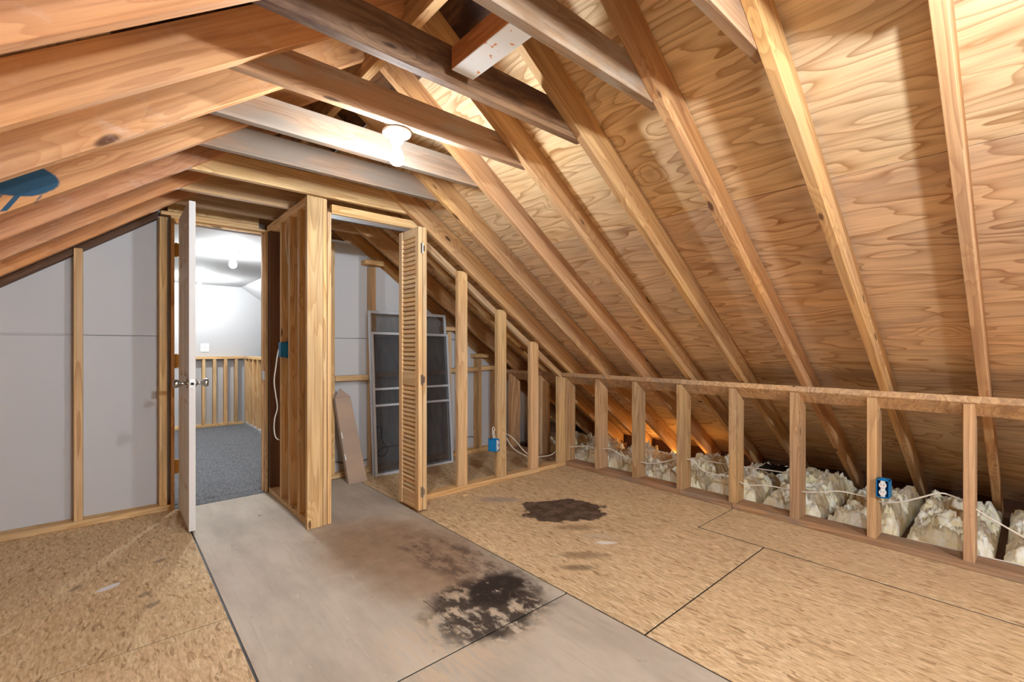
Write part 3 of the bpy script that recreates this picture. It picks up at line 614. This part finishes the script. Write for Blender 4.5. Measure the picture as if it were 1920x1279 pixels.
cable([sx_(1118, 843), sx_(1145, 842), sx_(1162, 852), sx_(1187, 861), sx_(1214, 869), sx_(1245, 866), sx_(1272, 860), sx_(1300, 864), sx_(1315, 880), sx_(1335, 888), sx_(1370, 896), sx_(1400, 909), sx_(1430, 910), sx_(1460, 914), sx_(1490, 921), sx_(1535, 923), sx_(1570, 921), sx_(1600, 926), sx_(1632, 934), sx_(1655, 942), sx_(1690, 941), sx_(1722, 934), sx_(1760, 925), sx_(1785, 930), sx_(1812, 943), sx_(1845, 965), sx_(1880, 985), sx_(1920, 1008)], 'white cable threaded through the knee wall studs')
cable([sx_(1214, 840, 3.5), sx_(1240, 847, 3.5), sx_(1270, 855, 3.5), sx_(1300, 860, 3.5), sx_(1340, 867, 3.5), sx_(1400, 876, 3.5), sx_(1450, 883, 3.5), sx_(1500, 891, 3.5)], 'white cable lying over the insulation behind the knee wall')
cable([sx_(1650, 1000, 3.425), sx_(1700, 1011, 3.425), sx_(1760, 1024, 3.425), sx_(1830, 1041, 3.425), sx_(1880, 1052, 3.425), sx_(1920, 1061, 3.425)], 'white cable lying along the back of the knee wall sole plate')
cable([tuple(PY(u, v, 3.57)) for u, v in ((527, 645), (521, 662), (517, 690), (514, 715), (517, 740), (520, 765), (515, 785), (514, 805), (517, 820), (523, 825))], 'white cable dangling beside the blue switch box')
cable([tuple(PY(u, v, 3.55)) for u, v in ((544, 405), (537, 425), (536, 450), (539, 480), (543, 510), (546, 545), (549, 590), (551, 625))], 'white cable running down the partition stud above the switch box')
cable([tuple(PY(u, v, 4.02)) for u, v in ((629, 866), (645, 868), (662, 864), (680, 864), (694, 858))], 'grey cable along the closet back wall beside the carton', .006, 'greycable', None)
cable([tuple(PY(u, v, 4.02)) for u, v in ((853, 828), (866, 825), (880, 819), (896, 820))], 'grey cable along the closet back wall right of the screens', .005, 'greycable', None)
cable([(1.85, 3.93, .32), (1.87, 3.915, .26), (1.92, 3.93, .18), (1.88, 3.94, .13), (1.83, 3.95, .15), (1.9, 4.0, .19), (2.05, 4.01, .19), (2.3, 4.01, .18)], 'black cord plugged in behind the dark window screen', .005, 'black', None)
cable([(.80, yr(4)+.01+TH, 2.21), (.82, yr(4)+.06, 2.17), (.86, yr(4)+.085, 2.125), (.91, yr(4)+.09, 2.075)], 'thin white cable dropping to the attic bulb holder', .004, 'cable', None)

# ------------------------------------------------------------------ insulation in the eave
def batt(i, seed):
    y0, y1 = yr(i-1)-.042, yr(i)-.078; x0, x1 = KX+.15, 4.60 if i < 5 else 4.2; nx, ny = 170, 66
    bm = bmesh.new(); g = []
    for a in range(nx+1):
        row = []
        for b in range(ny+1):
            x = x0+(x1-x0)*a/nx; y = y0+(y1-y0)*b/ny; q = Vector((x*5, y*5, seed*3.1))
            qw = q+noise.noise_vector(q*1.3)*.5; h = .42+.50*noise.noise(q*.6)+.55*abs(noise.noise(qw*2.1))+.48*abs(noise.noise(qw*4.6))+.20*abs(noise.noise(qw*10))+.05*noise.noise(q*22)
            e = min(1, .3+a/12, (nx-a)/9)*min(1, .5+b/16, .5+(ny-b)/16)
            z = -.055+e*(.04+.155*max(0, h)); z = min(z, zr(x)-.05)
            j = (noise.noise_vector(q*2.3)*.02+noise.noise_vector(q*7)*.014+noise.noise_vector(q*15)*.008)*e
            row.append(bm.verts.new((x+j.x, min(max(y+j.y, y0), y1), z)))
        g.append(row)
    for a in range(nx):
        for b in range(ny): bm.faces.new((g[a][b], g[a+1][b], g[a+1][b+1], g[a][b+1]))
    ring = [g[a][0] for a in range(nx+1)]+[g[nx][b] for b in range(1, ny+1)]+[g[a][ny] for a in range(nx-1, -1, -1)]+[g[0][b] for b in range(ny-1, 0, -1)]
    low = [bm.verts.new((v.co.x, v.co.y, -.195)) for v in ring]
    for k in range(len(ring)): bm.faces.new((ring[k], low[k], low[(k+1) % len(ring)], ring[(k+1) % len(ring)]))
    bm.faces.new(low)
    me = finish(bm, 'insulation_batt')
    for p_ in me.polygons: p_.use_smooth = True
    od = {7: 'first', 6: 'second', 5: 'third', 4: 'fourth', 3: 'fifth', 2: 'sixth', 1: 'seventh', 0: 'eighth', -1: 'ninth', -2: 'tenth'}
    lb = 'fluffy cream insulation behind the knee wall, %s joist bay from the closet corner' % od[i] if i in od else 'fluffy cream insulation behind the knee wall inside the closet, ' + ('next to the closet front' if i == 8 else 'next to the gable wall')
    return tag(link('insulation_batt', me, M['insul']), lb, 'insulation', 'insulation batts in the eave')
for i in range(-2, 10): batt(i, i+5)
pz = PX(1450, 872, 3.9)
MB_ = bmesh.new(); bmesh.ops.create_grid(MB_, x_segments=12, y_segments=12, size=.5)
for v in MB_.verts: v.co = Vector((pz.x+v.co.x*.22, pz.y+v.co.y*.16, .175+.03*noise.noise(v.co*5)+.02*noise.noise(v.co*11)))
me = finish(MB_, 'plastic_scrap'); o = link('plastic_scrap', me, M['black']); sm = o.modifiers.new('thick', 'SOLIDIFY'); sm.thickness = .006
tag(o, 'crumpled black plastic scrap lying on the insulation', 'plastic scrap')

# ------------------------------------------------------------------ closing walls out of view
ev = struct('wall_eave_right', 'plain board closing the right eave', 'wall'); box('fascia', (4.70, -3.6, -.26), (4.72, 8.0, .1), M['dark'], ev)
el = struct('wall_eave_left', 'plain board closing the left eave', 'wall'); box('fascia', (-2.70, -3.6, -.26), (-2.68, 8.0, .2), M['dark'], el)
wf = struct('wall_front', 'white gable wall behind the camera', 'wall')
prism('drywall_sheet', [(-2.65, 0), (4.65, 0), (4.65, .05), (XRG, 2.70), (-2.65, .07)], -3.62, -3.60, M['white'], wf)
for a, b in ((8.0, 8.02),): 
    we = struct('wall_far_gable', 'dark plywood closing the far gable above the next room', 'wall'); prism('plywood_sheet', [(-2.65, 0), (4.65, 0), (4.65, .05), (XRG, 2.70), (-2.65, .07)], a, b, M['dark'], we)
# small litter on the floor
q = PZ(873, 929, 0); MBc = MB(); MBc.lathe([(.001, .0005), (.03, .001), (.033, .006), (.028, .011), (.001, .012)], Matrix.Translation((q.x, q.y, .0005)) @ Matrix.Diagonal((1, .55, 1, 1)), 18)
tag(MBc.build('wood_chip', M['stud'], None, True), 'small pale wood chip on the floor beside the closet sole plate', 'wood chip')
bpy.context.view_layer.update()
